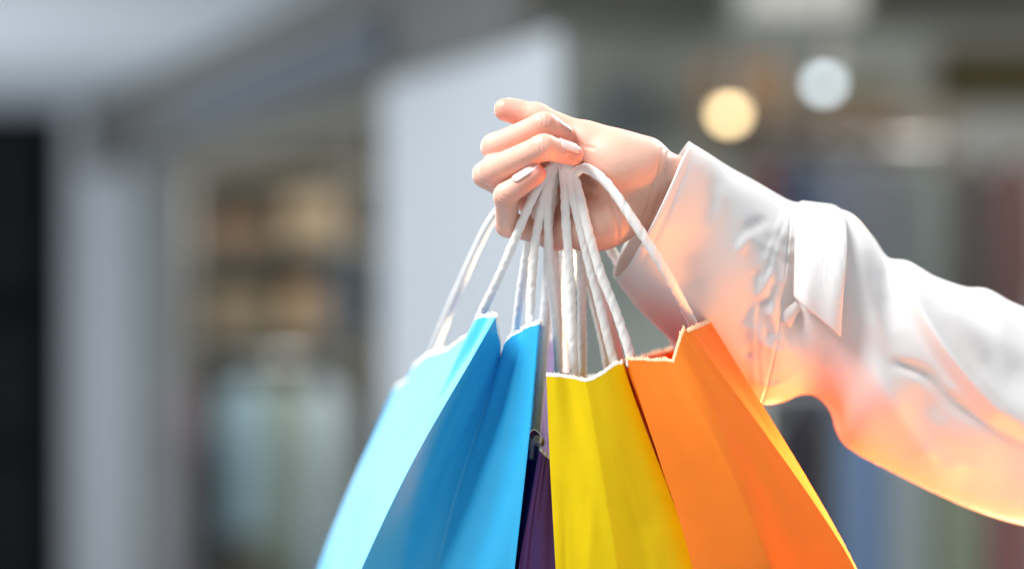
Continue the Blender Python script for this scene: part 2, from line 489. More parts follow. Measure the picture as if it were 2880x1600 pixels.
# ------------------------------------------------------------------ paper bags
m_white_edge = material('torn_paper_edge', (0.86, 0.84, 0.80), 0.9, 0.05, 300)
m_orange_edge = material('torn_orange_edge', (0.92, 0.56, 0.34), 0.9, 0.1, 300)
def paper(name, c, trans=0.22, spec=0.55):
    return material(name, c, 0.42, 0.05, 60, bump=0.12, bump_scale=900, trans=trans, spec=spec)
m_blue = paper('blue_paper', (0.035, 0.485, 0.84))
m_yellow = paper('yellow_paper', (0.95, 0.73, 0.003), 0.26, 0.25)
m_orange = paper('orange_paper', (0.94, 0.25, 0.018), 0.24, 0.4)
m_purple = paper('purple_paper', (0.11, 0.03, 0.24), 0.1)
m_lavender = paper('lavender_paper', (0.88, 0.80, 0.92), 0.5)
m_cord = material('twisted_paper_cord', (0.91, 0.89, 0.86), 0.8, 0.06, 120, bump=0.2, bump_scale=700)

def resample(pts, vs):
    """column given as [(px,py,d)...] top to bottom -> points at heights vs (0..1), even in py"""
    pts = np.array([tuple(P(*p)) for p in pts])
    z = pts[:, 2]
    t = (z[0] - z) / (z[0] - z[-1])
    out = np.empty((len(vs), 3))
    for k in range(3):
        out[:, k] = np.interp(vs, t, pts[:, k])
    return out

def smooth_rows(A, it=30):
    A = A.copy()
    for _ in range(it):
        A[1:-1] = 0.5 * A[1:-1] + 0.25 * (A[:-2] + A[2:])
    return A

def paper_bag(label, mat, cols, tops, seed, wrinkle=0.0009, bulge=0.0, rows=46, fine=1.0, edge=None):
    """cols: px columns round the bag, each top -> bottom, keyed NL NC NR (WR) FR FC FL (WL);
       tops: extra px offsets of the torn top edge from each column to the next: list of (u, dy)"""
    v = np.linspace(0, 1, rows - 2) ** 1.15
    vs = np.concatenate([[0.0, 0.0014, 0.006], v[1:]])
    rows = len(vs)
    keys = [k for k in ('NL', 'NC', 'NR', 'WR', 'FR', 'FC', 'FL', 'WL') if k in cols]
    C = [smooth_rows(resample(cols[k], vs), 14) for k in keys]
    dn = dict(NL=34, NC=34, NR=40, WR=50, FR=18, FC=18, FL=60, WL=44)
    dens = [max(10, int(dn[k] * fine)) for k in keys]
    ns = len(keys)
    r = np.random.default_rng(seed)
    grid, splits = [], [0]
    for s in range(ns):
        A, B = C[s], C[(s + 1) % ns]
        n = dens[s]
        prof = tops.get(keys[s])
        for j in range(n):
            u = j / n
            col = A * (1 - u) + B * u
            if prof:
                us, ds = zip(*prof)
                dz = -np.interp(u, us, ds) * K * D0
                col = col.copy(); col[:, 2] += dz * (1 - vs) ** 4
            # torn / pinked edge
            jag = (0.0006 * r.uniform(-1, 1) + (0.0005 if j % 2 else -0.0005))
            col = col.copy(); col[0, 2] += jag
            col[1, 2] += 0.0003 * r.uniform(-1, 1)
            grid.append(col)
        splits.append(len(grid))
    G = np.array(grid).transpose(1, 0, 2)               # rows, around, 3
    n = G.shape[1]
    def normals(G):
        du = np.roll(G, -1, 1) - np.roll(G, 1, 1)
        dv = np.gradient(G, axis=0)
        N = np.cross(du, dv)
        N /= np.linalg.norm(N, axis=2, keepdims=True) + 1e-12
        return N
    N = normals(G)
    cen = G.mean(axis=1, keepdims=True)
    if ((G - cen) * N).sum() < 0: N = -N
    # paper wrinkles and slight belly, zero on the folds
    wide = [k in ('NR', 'WR', 'FL', 'WL') for k in keys]
    for s in range(ns):
        a, b = splits[s], splits[s + 1]
        u = np.linspace(0, 1, b - a, endpoint=False)[None, :]
        w = np.sin(np.pi * u) ** 0.7
        vv = vs[:, None]
        f = 0
        for q in range(5):
            ang = r.uniform(-0.5, 0.5); fr = r.uniform(3, 11); ph = r.uniform(0, 6.28)
            f = f + np.sin(fr * (vv * (2.4 if wide[s] else 1.2) + ang * u * 3) + 2.5 * u + ph) / (q + 1.5)
        amp = wrinkle * (0.25 if keys[s] == 'NR' and 'WR' in keys else 1.8 if wide[s] else 1.0)
        for q in range(7 if not wide[s] else 9):
            u0, v0, an = r.uniform(0.1, 0.9), r.uniform(0.02, 0.62), r.uniform(-0.35, 0.35) + (math.pi / 2 if r.random() < 0.25 else 0)
            lu, lv = (u - u0) * 0.25, (vv - v0)
            dist = np.abs(lu * math.cos(an) - lv * math.sin(an)); along = lu * math.sin(an) + lv * math.cos(an)
            L = r.uniform(0.05, 0.16)
            f = f + r.uniform(-0.9, 0.9) * np.clip(1 - dist / r.uniform(0.015, 0.05), 0, 1) * np.exp(-(along / L) ** 2)
        G[:, a:b] += N[:, a:b] * (amp * f * w)[..., None] + N[:, a:b] * (bulge * w * np.sin(np.pi * np.clip(vv, 0, 1)))[..., None]
    N = normals(G)
    if ((G - cen) * N).sum() < 0: N = -N
    T = 0.00055
    I = G - N * T
    base = G[-1].mean(axis=0)
    root = empty('paper_bag', tuple(base), label, 'paper bag', 'paper shopping bags hanging from the hand')
    panels = [('gusset', splits[keys.index('NL')], splits[keys.index('NR')]),
              ('side_panel', splits[keys.index('NR')], splits[keys.index('FR')]),
              ('gusset', splits[keys.index('FR')], splits[keys.index('FL')]),
              ('side_panel', splits[keys.index('FL')], n)]
    for name, a, b in panels:
        idx = [k % n for k in range(a, b + 1)]
        m = len(idx)
        V = list(G[:, idx].reshape(-1, 3)) + list(I[:, idx].reshape(-1, 3))
        off = rows * m
        F, MI = [], []
        for i in range(rows - 1):
            for j in range(m - 1):
                q = (i * m + j, (i + 1) * m + j, (i + 1) * m + j + 1, i * m + j + 1)
                F.append(q); MI.append(1 if i == 0 else 0)
                F.append(tuple(off + k for k in q[::-1])); MI.append(1 if i == 0 else 0)
        for j in range(m - 1):
            F.append((j, j + 1, off + j + 1, off + j)); MI.append(1)
        me = link_mesh(name, V, F, [mat, edge or m_white_edge], root, True, MI)
    # bottom sheet
    Vb = list(G[-1] + np.array([0, 0, 0.0005])); c = G[-1].mean(axis=0)
    Vb2 = [p - np.array([0, 0, T]) for p in Vb]
    V = Vb + Vb2
    F = [tuple(range(n)), tuple(range(2 * n - 1, n - 1, -1))] + [(j, j + n, (j + 1) % n + n, (j + 1) % n) for j in range(n)]
    link_mesh('base_sheet', V, F, mat, root, False)
    return root

def twisted(pts, r=0.0028, pitch=0.017, per=14, seg=16, seed=0):
    pts = np.array([tuple(P(*p)) for p in pts])
    c = catmull(pts, per * 2)
    s = np.concatenate([[0], np.cumsum(np.linalg.norm(np.diff(c, axis=0), axis=1))])
    n = max(60, int(s[-1] / 0.0016))
    S = np.linspace(0, s[-1], n)
    c = np.stack([np.interp(S, s, c[:, k]) for k in range(3)], 1)
    T = np.gradient(c, axis=0); T /= np.linalg.norm(T, axis=1, keepdims=True)
    a = np.cross(T[0], (0.2, 1, 0.1)); a /= np.linalg.norm(a)
    V, F = [], []
    rr = np.random.default_rng(seed)
    wob = smooth_noise1(S * 160, seed) * 0.06
    for i in range(n):
        a = a - T[i] * a.dot(T[i]); a /= np.linalg.norm(a); b = np.cross(T[i], a)
        for j in range(seg):
            q = 2 * math.pi * j / seg
            h = q - 2 * math.pi * S[i] / pitch
            rad = r * (0.90 + wob[i] + 0.15 * abs(math.cos(h)) ** 0.5 + 0.05 * math.cos(3 * h + 1))
            V.append(c[i] + rad * (math.cos(q) * a + math.sin(q) * b))
    for i in range(n - 1):
        for j in range(seg):
            F.append((i * seg + j, i * seg + (j + 1) % seg, (i + 1) * seg + (j + 1) % seg, (i + 1) * seg + j))
    F += [tuple(range(seg))[::-1], tuple((n - 1) * seg + j for j in range(seg))]
    return V, F

def handle(bag, pts, r=0.0026, seed=0, mat=None):
    V, F = twisted(pts, r, seed=seed)
    return link_mesh('handle', V, F, mat or m_cord, bag)

blue = paper_bag('sky blue paper bag at the left with pale lit side and notched top', m_blue, dict(
    NL=[(1400, 883, 0), (1294, 1067, -0.2), (1216, 1196, -0.4), (1149, 1315, -0.5), (1014, 1600, -0.5), (860, 1990, 0), (780, 2260, 0)],
    NC=[(1408, 997, 2.6), (1366, 1150, 3.0), (1283, 1377, 2.6), (1226, 1600, 2.0), (1150, 1990, 0.3), (1110, 2260, 0.2)],
    NR=[(1517, 901, 0), (1497, 1150, 0), (1470, 1403, 0), (1446, 1600, 0), (1410, 1990, 0), (1390, 2260, 0)],
    FR=[(1541, 918, 9), (1497, 1180, 12), (1468, 1403, 16), (1442, 1600, 18), (1400, 1990, 20), (1380, 2260, 20)],
    FC=[(1330, 1040, 15), (1290, 1200, 17), (1190, 1600, 19.5), (1120, 2220, 20)],
    FL=[(1113, 1087, 25), (999, 1336, 26), (890, 1600, 26), (800, 1950, 26), (770, 2200, 26)],
    WL=[(1322, 932, 4.5), (1230, 1110, 5.5), (1160, 1250, 6), (1090, 1390, 6), (975, 1620, 6), (845, 1980, 6), (780, 2240, 6)]),
    {'NL': [(0, 0), (0.25, -12), (0.55, -16), (0.8, -10), (1, 0)], 'NC': [(0, 0), (0.12, -26), (0.3, -32), (0.6, -24), (1, 0)],
     'FL': [(0, 0), (0.1, 0), (0.22, -4), (0.26, -28), (0.5, -26), (0.75, 0), (1, 0)], 'WL': [(0, 0), (0.3, -24), (0.7, -22), (1, 0)]}, 11)
handle(blue, [(1332, 950, 5.2), (1346, 900, 4.2), (1414, 755, 1.8), (1485, 585, 0.7), (1525, 505, 1.0), (1560, 462, 1.4), (1545, 500, 2.6), (1440, 560, 5.6), (1378, 625, 8.0),
              (1300, 790, 14), (1225, 970, 20), (1196, 1065, 22.5)], seed=1)
handle(blue, [(1492, 930, 1.6), (1492, 860, 1.6), (1503, 700, 1.3), (1528, 560, 1.2), (1556, 480, 1.2), (1575, 458, 1.6), (1550, 500, 1.9), (1505, 610, 2.4), (1478, 730, 4.0), (1455, 900, 6.4), (1445, 990, 7.6)], seed=2)

orange = paper_bag('bright orange paper bag at the right, front gusset creased', m_orange, dict(
    NL=[(1767, 1003, -0.3), (1811, 1170, -0.4), (1863, 1310, -0.5), (1909, 1455, -0.5), (1953, 1600, -0.5), (2030, 1950, -0.3), (2060, 2260, 0)],
    NC=[(1890, 1010, -1.2), (1978, 1170, -2.3), (2049, 1310, -2.8), (2106, 1439, -2.9), (2173, 1600, -2.9), (2270, 1950, 0.2), (2310, 2260, 0)],
    NR=[(1938, 921, -0.3), (2045, 1075, -0.4), (2157, 1222, -0.5), (2302, 1429, -0.5), (2416, 1600, -0.5), (2540, 1950, -0.3), (2570, 2260, 0)],
    WR=[(1994, 897, 2.6), (2098, 1066, 2.8), (2204, 1232, 2.6), (2312, 1414, 2.2), (2417, 1598, 2.0), (2545, 1945, 2.2), (2575, 2250, 2.5)],
    FR=[(1930, 960, 10), (2020, 1120, 14), (2110, 1270, 17), (2230, 1450, 18), (2330, 1610, 18.5), (2440, 1930, 18.5), (2480, 2220, 18.5)],
    FC=[(1875, 980, 13), (1990, 1240, 17), (2170, 1600, 19), (2280, 2200, 20)],
    FL=[(1745, 1018, 9), (1794, 1165, 11), (1852, 1315, 14), (1960, 1600, 18), (2040, 2200, 19)]),
    {'NL': [(0, 0), (0.3, -1), (0.6, 0), (0.85, -3), (1, 0)], 'NC': [(0, 0), (0.25, -20), (0.5, -32), (0.68, -34), (0.85, -10), (1, 0)]}, 12, edge=m_orange_edge)
handle(orange, [(1962, 940, 2.6), (1940, 893, 2.0), (1869, 760, -0.2), (1789, 633, -0.7), (1710, 520, -0.5), (1648, 474, 0.1), (1608, 492, 0.7), (1590, 470, 1.4), (1640, 560, 5.4),
                (1740, 740, 8.0), (1814, 846, 9.5), (1870, 915, 10.5), (1915, 985, 11)], r=0.0028, seed=3)
handle(orange, [(1775, 1030, 0.6), (1769, 986, 0.5), (1730, 870, 0.3), (1689, 767, 0.1), (1652, 640, -0.1), (1628, 540, 0.3), (1608, 478, 0.9), (1600, 500, 1.4), (1625, 620, 2.2),
                (1690, 820, 4.5), (1745, 1020, 7.5), (1752, 1060, 8)], r=0.0027, seed=4)

yellow = paper_bag('yellow paper bag in the middle with torn white top edge', m_yellow, dict(
    NL=[(1536, 1050, 0), (1546, 1300, 0), (1563, 1600, 0), (1580, 1950, 0.2), (1590, 2260, 0.3)],
    NC=[(1645, 1064, -0.1), (1690, 1300, -0.4), (1738, 1600, -0.4), (1790, 2000, 0.6), (1810, 2260, 0.4)],
    NR=[(1748, 1014, 0.9), (1798, 1160, 0.8), (1852, 1300, 0.8), (1965, 1600, 0.8), (2030, 1950, 0.8), (2050, 2260, 0.9)],
    FR=[(1730, 1030, 10), (1790, 1200, 12), (1935, 1600, 14), (2020, 2200, 15)],
    FC=[(1690, 1060, 9), (1730, 1300, 12), (1790, 1600, 14), (1810, 2200, 15)],
    FL=[(1640, 1050, 10), (1650, 1200, 12), (1640, 1600, 14), (1630, 2200, 15)]),
    {'NL': [(0, 0), (0.1, -2), (0.4, -4), (0.7, -3), (1, 0)], 'NC': [(0, 0), (0.2, 6), (0.5, 2), (0.8, -6), (1, 0)]}, 13)
handle(yellow, [(1616, 1075, 2.2), (1614, 1035, 2.0), (1604, 790, 1.1), (1592, 625, 0.5), (1588, 530, 0.7), (1583, 470, 1.2), (1592, 500, 2.2), (1622, 650, 3.2), (1635, 780, 5.0), (1638, 1040, 8), (1640, 1090, 8.5)], seed=5)
handle(yellow, [(1738, 1040, 1.8), (1722, 1000, 1.7), (1690, 870, 1.2), (1659, 750, 0.7), (1627, 620, 0.3), (1606, 530, 0.5), (1596, 472, 1.1), (1600, 520, 2.0), (1640, 720, 4.4), (1690, 930, 7.4), (1712, 1040, 8.6)], seed=6)

purple = paper_bag('dark purple paper bag wedged low between blue and yellow bags', m_purple, dict(
    NL=[(1518, 1258, 1.0), (1488, 1430, 1.0), (1456, 1600, 1.0), (1420, 1950, 1.2), (1410, 2350, 1.2)],
    NC=[(1537, 1276, 1.2), (1512, 1430, 1.3), (1492, 1600, 1.5), (1490, 1950, 1.5), (1490, 2350, 1.5)],
    NR=[(1556, 1290, 1.6), (1562, 1430, 1.6), (1575, 1600, 1.6), (1575, 1950, 1.6), (1570, 2350, 1.6)],
    FR=[(1560, 1270, 11), (1568, 1430, 12), (1575, 1600, 12), (1570, 2300, 12)],
    FC=[(1535, 1285, 9), (1530, 1430, 10), (1520, 1600, 11), (1500, 2300, 11)],
    FL=[(1482, 1222, 9), (1452, 1430, 9), (1420, 1600, 9), (1400, 2300, 9)]),
    {}, 14, fine=0.6)
handle(purple, [(1562, 1300, 5.0), (1572, 1040, 3.6), (1551, 790, 2.2), (1542, 640, 1.4), (1545, 540, 1.2), (1562, 475, 1.5), (1560, 540, 2.4), (1560, 700, 3.6), (1570, 900, 6), (1570, 1290, 8.5)], seed=7)
handle(purple, [(1500, 1290, 5.0), (1520, 1040, 4.5), (1538, 800, 3.2), (1545, 620, 2.0), (1560, 500, 1.6), (1572, 470, 1.9), (1565, 540, 2.8), (1550, 760, 5.2), (1525, 1040, 7), (1500, 1290, 8.5)], seed=8)
# curled torn flap on the purple bag
V, F, MI = [], [], []
nu, nv = 22, 10
for i in range(nu):
    t = i / (nu - 1)
    a = -0.6 + 3.3 * t
    for j in range(nv):
        w = j / (nv - 1)
        V.append(P(1506 + 17 * math.cos(a) + 8 * (w - 0.5) + (2 * math.sin(9 * t)), 1232 - 23 * math.sin(a) + 16 * w * (0.6 + 0.4 * t), 1.2 + 1.6 * w + 0.1 * math.sin(5 * t)))
for i in range(nu - 1):
    for j in range(nv - 1):
        F.append((i * nv + j, (i + 1) * nv + j, (i + 1) * nv + j + 1, i * nv + j + 1)); MI.append(0 if j > 0 else 0)
fl = link_mesh('torn_flap', V, F, [m_purple, m_white_edge], purple, True, MI)
sm = fl.modifiers.new('thickness', 'SOLIDIFY'); sm.thickness = 0.0006; sm.material_offset = 1; sm.material_offset_rim = 1; sm.offset = -1

lav = paper_bag('pale lavender paper bag half hidden behind the purple bag', m_lavender, dict(
    NL=[(1524, 915, 13), (1500, 1150, 13), (1480, 1400, 13), (1465, 1700, 13), (1450, 2250, 13)],
    NC=[(1548, 955, 14), (1540, 1150, 14.5), (1535, 1400, 14), (1530, 1700, 14), (1525, 2250, 14)],
    NR=[(1574, 930, 13), (1590, 1150, 13), (1600, 1400, 13), (1605, 1700, 13), (1610, 2250, 13)],
    FR=[(1585, 940, 20), (1600, 1150, 22), (1610, 1400, 23), (1615, 1700, 23), (1610, 2200, 23)],
    FC=[(1555, 970, 19), (1545, 1400, 21), (1540, 2200, 22)],
    FL=[(1535, 930, 20), (1510, 1150, 22), (1490, 1400, 23), (1475, 1700, 23), (1465, 2200, 23)]),
    {}, 15, fine=0.6)
handle(lav, [(1530, 960, 14.5), (1530, 900, 14), (1548, 720, 9), (1565, 560, 5), (1575, 490, 3), (1580, 560, 4.5), (1582, 720, 8), (1572, 900, 14), (1568, 965, 15)], seed=9)
handle(lav, [(1545, 970, 18.5), (1545, 900, 17.5), (1570, 720, 11), (1585, 560, 6), (1595, 500, 4), (1600, 560, 5), (1608, 720, 10), (1590, 900, 17), (1582, 970, 18.5)], seed=10)

# ------------------------------------------------------------------ person: hand and forearm (one continuous surface), blouse sleeve
person = empty('person', tuple(P(2880, 1100, 4)), 'outstretched arm in loose white sleeve, fist gripping the bag handles', 'person')
m_skin = material('skin', (0.75, 0.45, 0.35), 0.45, 0.13, 70, bump=0.15, bump_scale=420, sss=0.35, spec=0.45)
nt = m_skin.node_tree
at = nt.nodes.new('ShaderNodeAttribute'); at.attribute_name = 'flush'
mxs = [n for n in nt.nodes if n.type == 'MIX'][0]
m2 = nt.nodes.new('ShaderNodeMix'); m2.data_type = 'RGBA'
m2.inputs[7].default_value = (0.74, 0.29, 0.22, 1)
nt.links.new(at.outputs['Fac'], m2.inputs[0]); nt.links.new(mxs.outputs[2], m2.inputs[6])
nt.links.new(m2.outputs[2], nt.nodes['Principled BSDF'].inputs['Base Color'])
m_nail = material('fingernail', (0.86, 0.60, 0.55), 0.18, 0.04, 80, spec=0.6, sss=0.2)

PX = K * D0
def seg_d(p, a, b, ra, rb):
    ab = b - a
    t = np.clip(((p - a) @ ab) / (ab @ ab), 0, 1).astype(np.float32)
    d = p - (a + t[..., None] * ab)
    return np.sqrt((d * d).sum(-1)) - (ra + (rb - ra) * t)
def smin(a, b, k):
    h = np.clip(0.5 + 0.5 * (b - a) / k, 0, 1)
    return b + (a - b) * h - k * h * (1 - h)
def ell_d(p, c, r, axis):
    ax = axis / np.linalg.norm(axis)
    q = p - c
    along = q @ ax
    perp = q - along[..., None] * ax
    e = np.sqrt((along / r[0]) ** 2 + (perp * perp).sum(-1) / r[1] ** 2)
    return (e - 1) * min(r[0], r[1])

def np3(*a): return np.array(tuple(P(*a)), dtype=np.float32)
J = dict(
    wrist=(1885, 548, 3.6), mid_arm=(2200, 800, 9.4), elbow=(2680, 1010, 9),
    i_m=(1560, 430, 3.4), i_p=(1391, 414, 1.9), i_d=(1530, 349, -0.2), i_t=(1590, 384, 0.6),
    m_m=(1530, 500, 3.9), m_p=(1384, 482, 1.4), m_d=(1528, 414, -1.3), m_t=(1612, 436, -0.7),
    r_m=(1525, 580, 3.8), r_p=(1366, 492, 3.0), r_d=(1470, 520, 1.6), r_t=(1545, 535, 2.0),
    p_m=(1560, 655, 3.4), p_p=(1428, 632, 2.1), p_d=(1422, 549, 0.1), p_t=(1508, 490, -0.7),
    t_c=(1810, 455, 2.0), t_m=(1650, 396, 1.7), t_i=(1508, 330, 2.0), t_t=(1421, 309, 2.0))
J = {k: np3(*v) for k, v in J.items()}

def build_hand():
    vox = 0.0009
    lo = np.array([P(1315, 0, 0).x, D0 - 0.032, P(0, 790, 0).z - 0.035]); hi = np.array([P(2200, 0, 5).x, D0 + 0.10, P(0, 255, 0).z])
    nx, ny, nz = [int(math.ceil(q)) for q in (hi - lo) / vox]
    X, Yv, Z = np.meshgrid(*[lo[i] + vox * np.arange(n) for i, n in enumerate((nx, ny, nz))], indexing='ij')
    p = np.stack([X, Yv, Z], -1).astype(np.float32)
    q = lambda v: v * PX                               # px -> metres
    # palm from metacarpals
    f = seg_d(p, J['wrist'], J['mid_arm'], q(116), q(108))
    for m, r0, r1 in (('i_m', 70, 54), ('m_m', 72, 54), ('r_m', 72, 54), ('p_m', 74, 52)):
        a = J['wrist'] + (J[m] - J['wrist']) * 0.12
        f = smin(f, seg_d(p, a, J[m], q(r0), q(r1)), 0.012)
    # thenar, hypothenar
    f = smin(f, seg_d(p, J['t_c'], J['t_m'], q(74), q(52)), 0.012)
    f = smin(f, ell_d(p, np3(1745, 470, 1.2), (q(120), q(80)), np3(1650, 420, 1) - np3(1800, 500, 1)), 0.010)
    f = smin(f, ell_d(p, np3(1690, 628, 1.7), (q(125), q(78)), np3(1600, 650, 1) - np3(1780, 600, 1)), 0.010)
    # hollow of the palm
    hol = ell_d(p, np3(1590, 520, -0.9), (q(95), q(72)), np3(1500, 520, 0) - np3(1700, 540, 0))
    f = -smin(-f, hol, 0.008)
    # tendons on the wrist
    f = smin(f, seg_d(p, np3(1720, 545, 1.1), np3(1900, 520, 2.0), q(16), q(20)), 0.010)
    # thumb
    th = smin(seg_d(p, J['t_m'], J['t_i'], q(46), q(38)), seg_d(p, J['t_i'], J['t_t'], q(39), q(33)), 0.004)
    body = smin(f, th, 0.006)
    out = body
    for n, r in (('i', (44, 38, 34, 28)), ('m', (45, 40, 36, 30)), ('r', (43, 37, 34, 29)), ('p', (40, 35, 33, 29))):
        M, Pp, Dd, Tt = (J[n + '_' + s] for s in 'mpdt')
        px_ = seg_d(p, M, Pp, q(r[0]), q(r[1]))
        body = smin(body, px_, 0.005)
        mid = seg_d(p, Pp, Dd, q(r[1]), q(r[2]))
        # slight waist between the joints, pad on the tip
        dist = seg_d(p, Dd, Tt, q(r[2]), q(r[3]))
        fg = smin(smin(px_, mid, 0.003), dist, 0.003)
        out = fg if out is f else np.minimum(out, fg)
    out = np.minimum(body, out)
    # ---- surface nets
    s = out < 0
    g = out
    cidx = -np.ones((nx - 1, ny - 1, nz - 1), dtype=np.int64)
    corners = [(i, j, k) for i in (0, 1) for j in (0, 1) for k in (0, 1)]
    cnt = sum(s[i:nx - 1 + i, j:ny - 1 + j, k:nz - 1 + k].astype(np.int8) for i, j, k in corners)
    act = np.argwhere((cnt > 0) & (cnt < 8))
    cidx[act[:, 0], act[:, 1], act[:, 2]] = np.arange(len(act))
    acc = np.zeros((len(act), 3)); num = np.zeros(len(act))
    for a in corners:
        for ax in range(3):
            if a[ax] == 1: continue
            b = list(a); b[ax] = 1
            va = g[act[:, 0] + a[0], act[:, 1] + a[1], act[:, 2] + a[2]]
            vb = g[act[:, 0] + b[0], act[:, 1] + b[1], act[:, 2] + b[2]]
            m = (va < 0) != (vb < 0)
            t = np.where(m, va / np.where(m, va - vb, 1), 0)
            pos = np.array(a, float)[None, :].repeat(len(act), 0)
            pos[:, ax] += t
            acc[m] += pos[m]; num[m] += 1
    verts = lo + vox * (act + acc / num[:, None])
    faces = []
    for ax in range(3):
        o1, o2 = (ax + 1) % 3, (ax + 2) % 3
        sl0 = [slice(None)] * 3; sl1 = [slice(None)] * 3
        sl0[ax] = slice(0, -1); sl1[ax] = slice(1, None)
        ch = np.argwhere(s[tuple(sl0)] != s[tuple(sl1)])
        ok = (ch[:, o1] > 0) & (ch[:, o2] > 0)
        dims = (nx - 1, ny - 1, nz - 1)
        ok &= (ch[:, o1] < dims[o1]) & (ch[:, o2] < dims[o2])
        ch = ch[ok]
        def ci(d1, d2):
            c = ch.copy(); c[:, o1] -= d1; c[:, o2] -= d2
            return cidx[c[:, 0], c[:, 1], c[:, 2]]
        qd = np.stack([ci(1, 1), ci(0, 1), ci(0, 0), ci(1, 0)], 1)
        flip = s[tuple(ch.T)]
        qd[~flip] = qd[~flip][:, ::-1]
        faces.append(qd)
    F = np.concatenate(faces)
    F = F[(F >= 0).all(1)]
    return verts, F

hv, hf = build_hand()
def relax(V, F, it):
    E = np.concatenate([F[:, [0, 1]], F[:, [1, 2]], F[:, [2, 3]], F[:, [3, 0]]])
    E = np.concatenate([E, E[:, ::-1]])
    cnt = np.bincount(E[:, 0], minlength=len(V))[:, None]
    for _ in range(it):
        acc = np.stack([np.bincount(E[:, 0], V[E[:, 1], k], minlength=len(V)) for k in range(3)], 1)
        V = 0.5 * V + 0.5 * acc / np.maximum(cnt, 1)
    return V
def largest_piece(V, F):
    lab = np.arange(len(V))
    while True:
        m = lab[F].min(1)
        new = lab.copy()
        for k in range(4):
            np.minimum.at(new, F[:, k], m)
        new = new[new]
        if (new == lab).all(): break
        lab = new
    u, c = np.unique(lab, return_counts=True)
    keep = lab == u[c.argmax()]
    idx = np.cumsum(keep) - 1
    return V[keep], idx[F[keep[F].all(1)]]
hv, hf = largest_piece(hv, hf)
hv = relax(hv, hf, 5)
# surface normals
fn = np.cross(hv[hf[:, 2]] - hv[hf[:, 0]], hv[hf[:, 3]] - hv[hf[:, 1]])
hn = np.zeros_like(hv)
for k in range(4):
    for c in range(3):
        hn[:, c] += np.bincount(hf[:, k], fn[:, c], minlength=len(hv))
hn /= np.linalg.norm(hn, axis=1, keepdims=True) + 1e-12
crease = np.zeros(len(hv)); flush = np.zeros(len(hv))
for n_ in 'imrp':
    M, Pp, Dd, Tt = (J[n_ + '_' + q].astype(float) for q in 'mpdt')
    flush = np.maximum(flush, np.exp(-(np.linalg.norm(hv - Tt, axis=1) / 0.011) ** 2))
    for jt, a_, b_ in ((Dd, Pp, Tt), (Pp, M, Dd)):
        flush = np.maximum(flush, 0.35 * np.exp(-(np.linalg.norm(hv - jt, axis=1) / 0.009) ** 2))
        ax = (b_ - a_) / np.linalg.norm(b_ - a_)
        q = hv - jt
        near = np.exp(-(np.linalg.norm(q, axis=1) / 0.012) ** 4)
        al = q @ ax + 0.0006 * np.sin(900 * (q @ np.cross(ax, (0.3, 0.8, 0.5))))
        for o_, a0 in ((-0.0034, 0.5), (-0.0012, 0.9), (0.0012, 1.0), (0.0036, 0.6)):
            crease += a0 * np.exp(-((al - o_) / 0.00075) ** 2) * near
flush = np.maximum(flush, 0.9 * np.exp(-(np.linalg.norm(hv - J['t_t'].astype(float), axis=1) / 0.013) ** 2))
hx = 1440 + hv[:, 0] / (K * hv[:, 1]); hy = 800 - (hv[:, 2] - CAM_Z) / (K * hv[:, 1])
def near_line(pts, w):
    best = np.full(len(hv), 1e9)
    c = catmull([(x, y, 0) for x, y in pts], 6)[:, :2]
    for a_, b_ in zip(c[:-1], c[1:]):
        ab = b_ - a_
        t = np.clip(((hx - a_[0]) * ab[0] + (hy - a_[1]) * ab[1]) / (ab @ ab), 0, 1)
        best = np.minimum(best, np.hypot(hx - a_[0] - t * ab[0], hy - a_[1] - t * ab[1]))
    return np.exp(-(best / w) ** 2) * (hn[:, 1] < 0)
crease += 1.3 * near_line([(1600, 440), (1660, 480), (1705, 540), (1735, 620), (1740, 680)], 5)
crease += 0.9 * near_line([(1862, 420), (1846, 500), (1822, 580), (1796, 650)], 5)
crease += 0.8 * near_line([(1880, 430), (1866, 510), (1840, 600)], 5)
crease += 0.7 * near_line([(1600, 385), (1640, 410), (1668, 418)], 5)
hv = hv - hn * (0.00065 * crease)[:, None]
hand = link_mesh('hand', hv, hf.tolist(), m_skin, person)
at = hand.data.attributes.new('flush', 'FLOAT', 'POINT')
at.data.foreach_set('value', np.clip(flush, 0, 1).astype(np.float32))

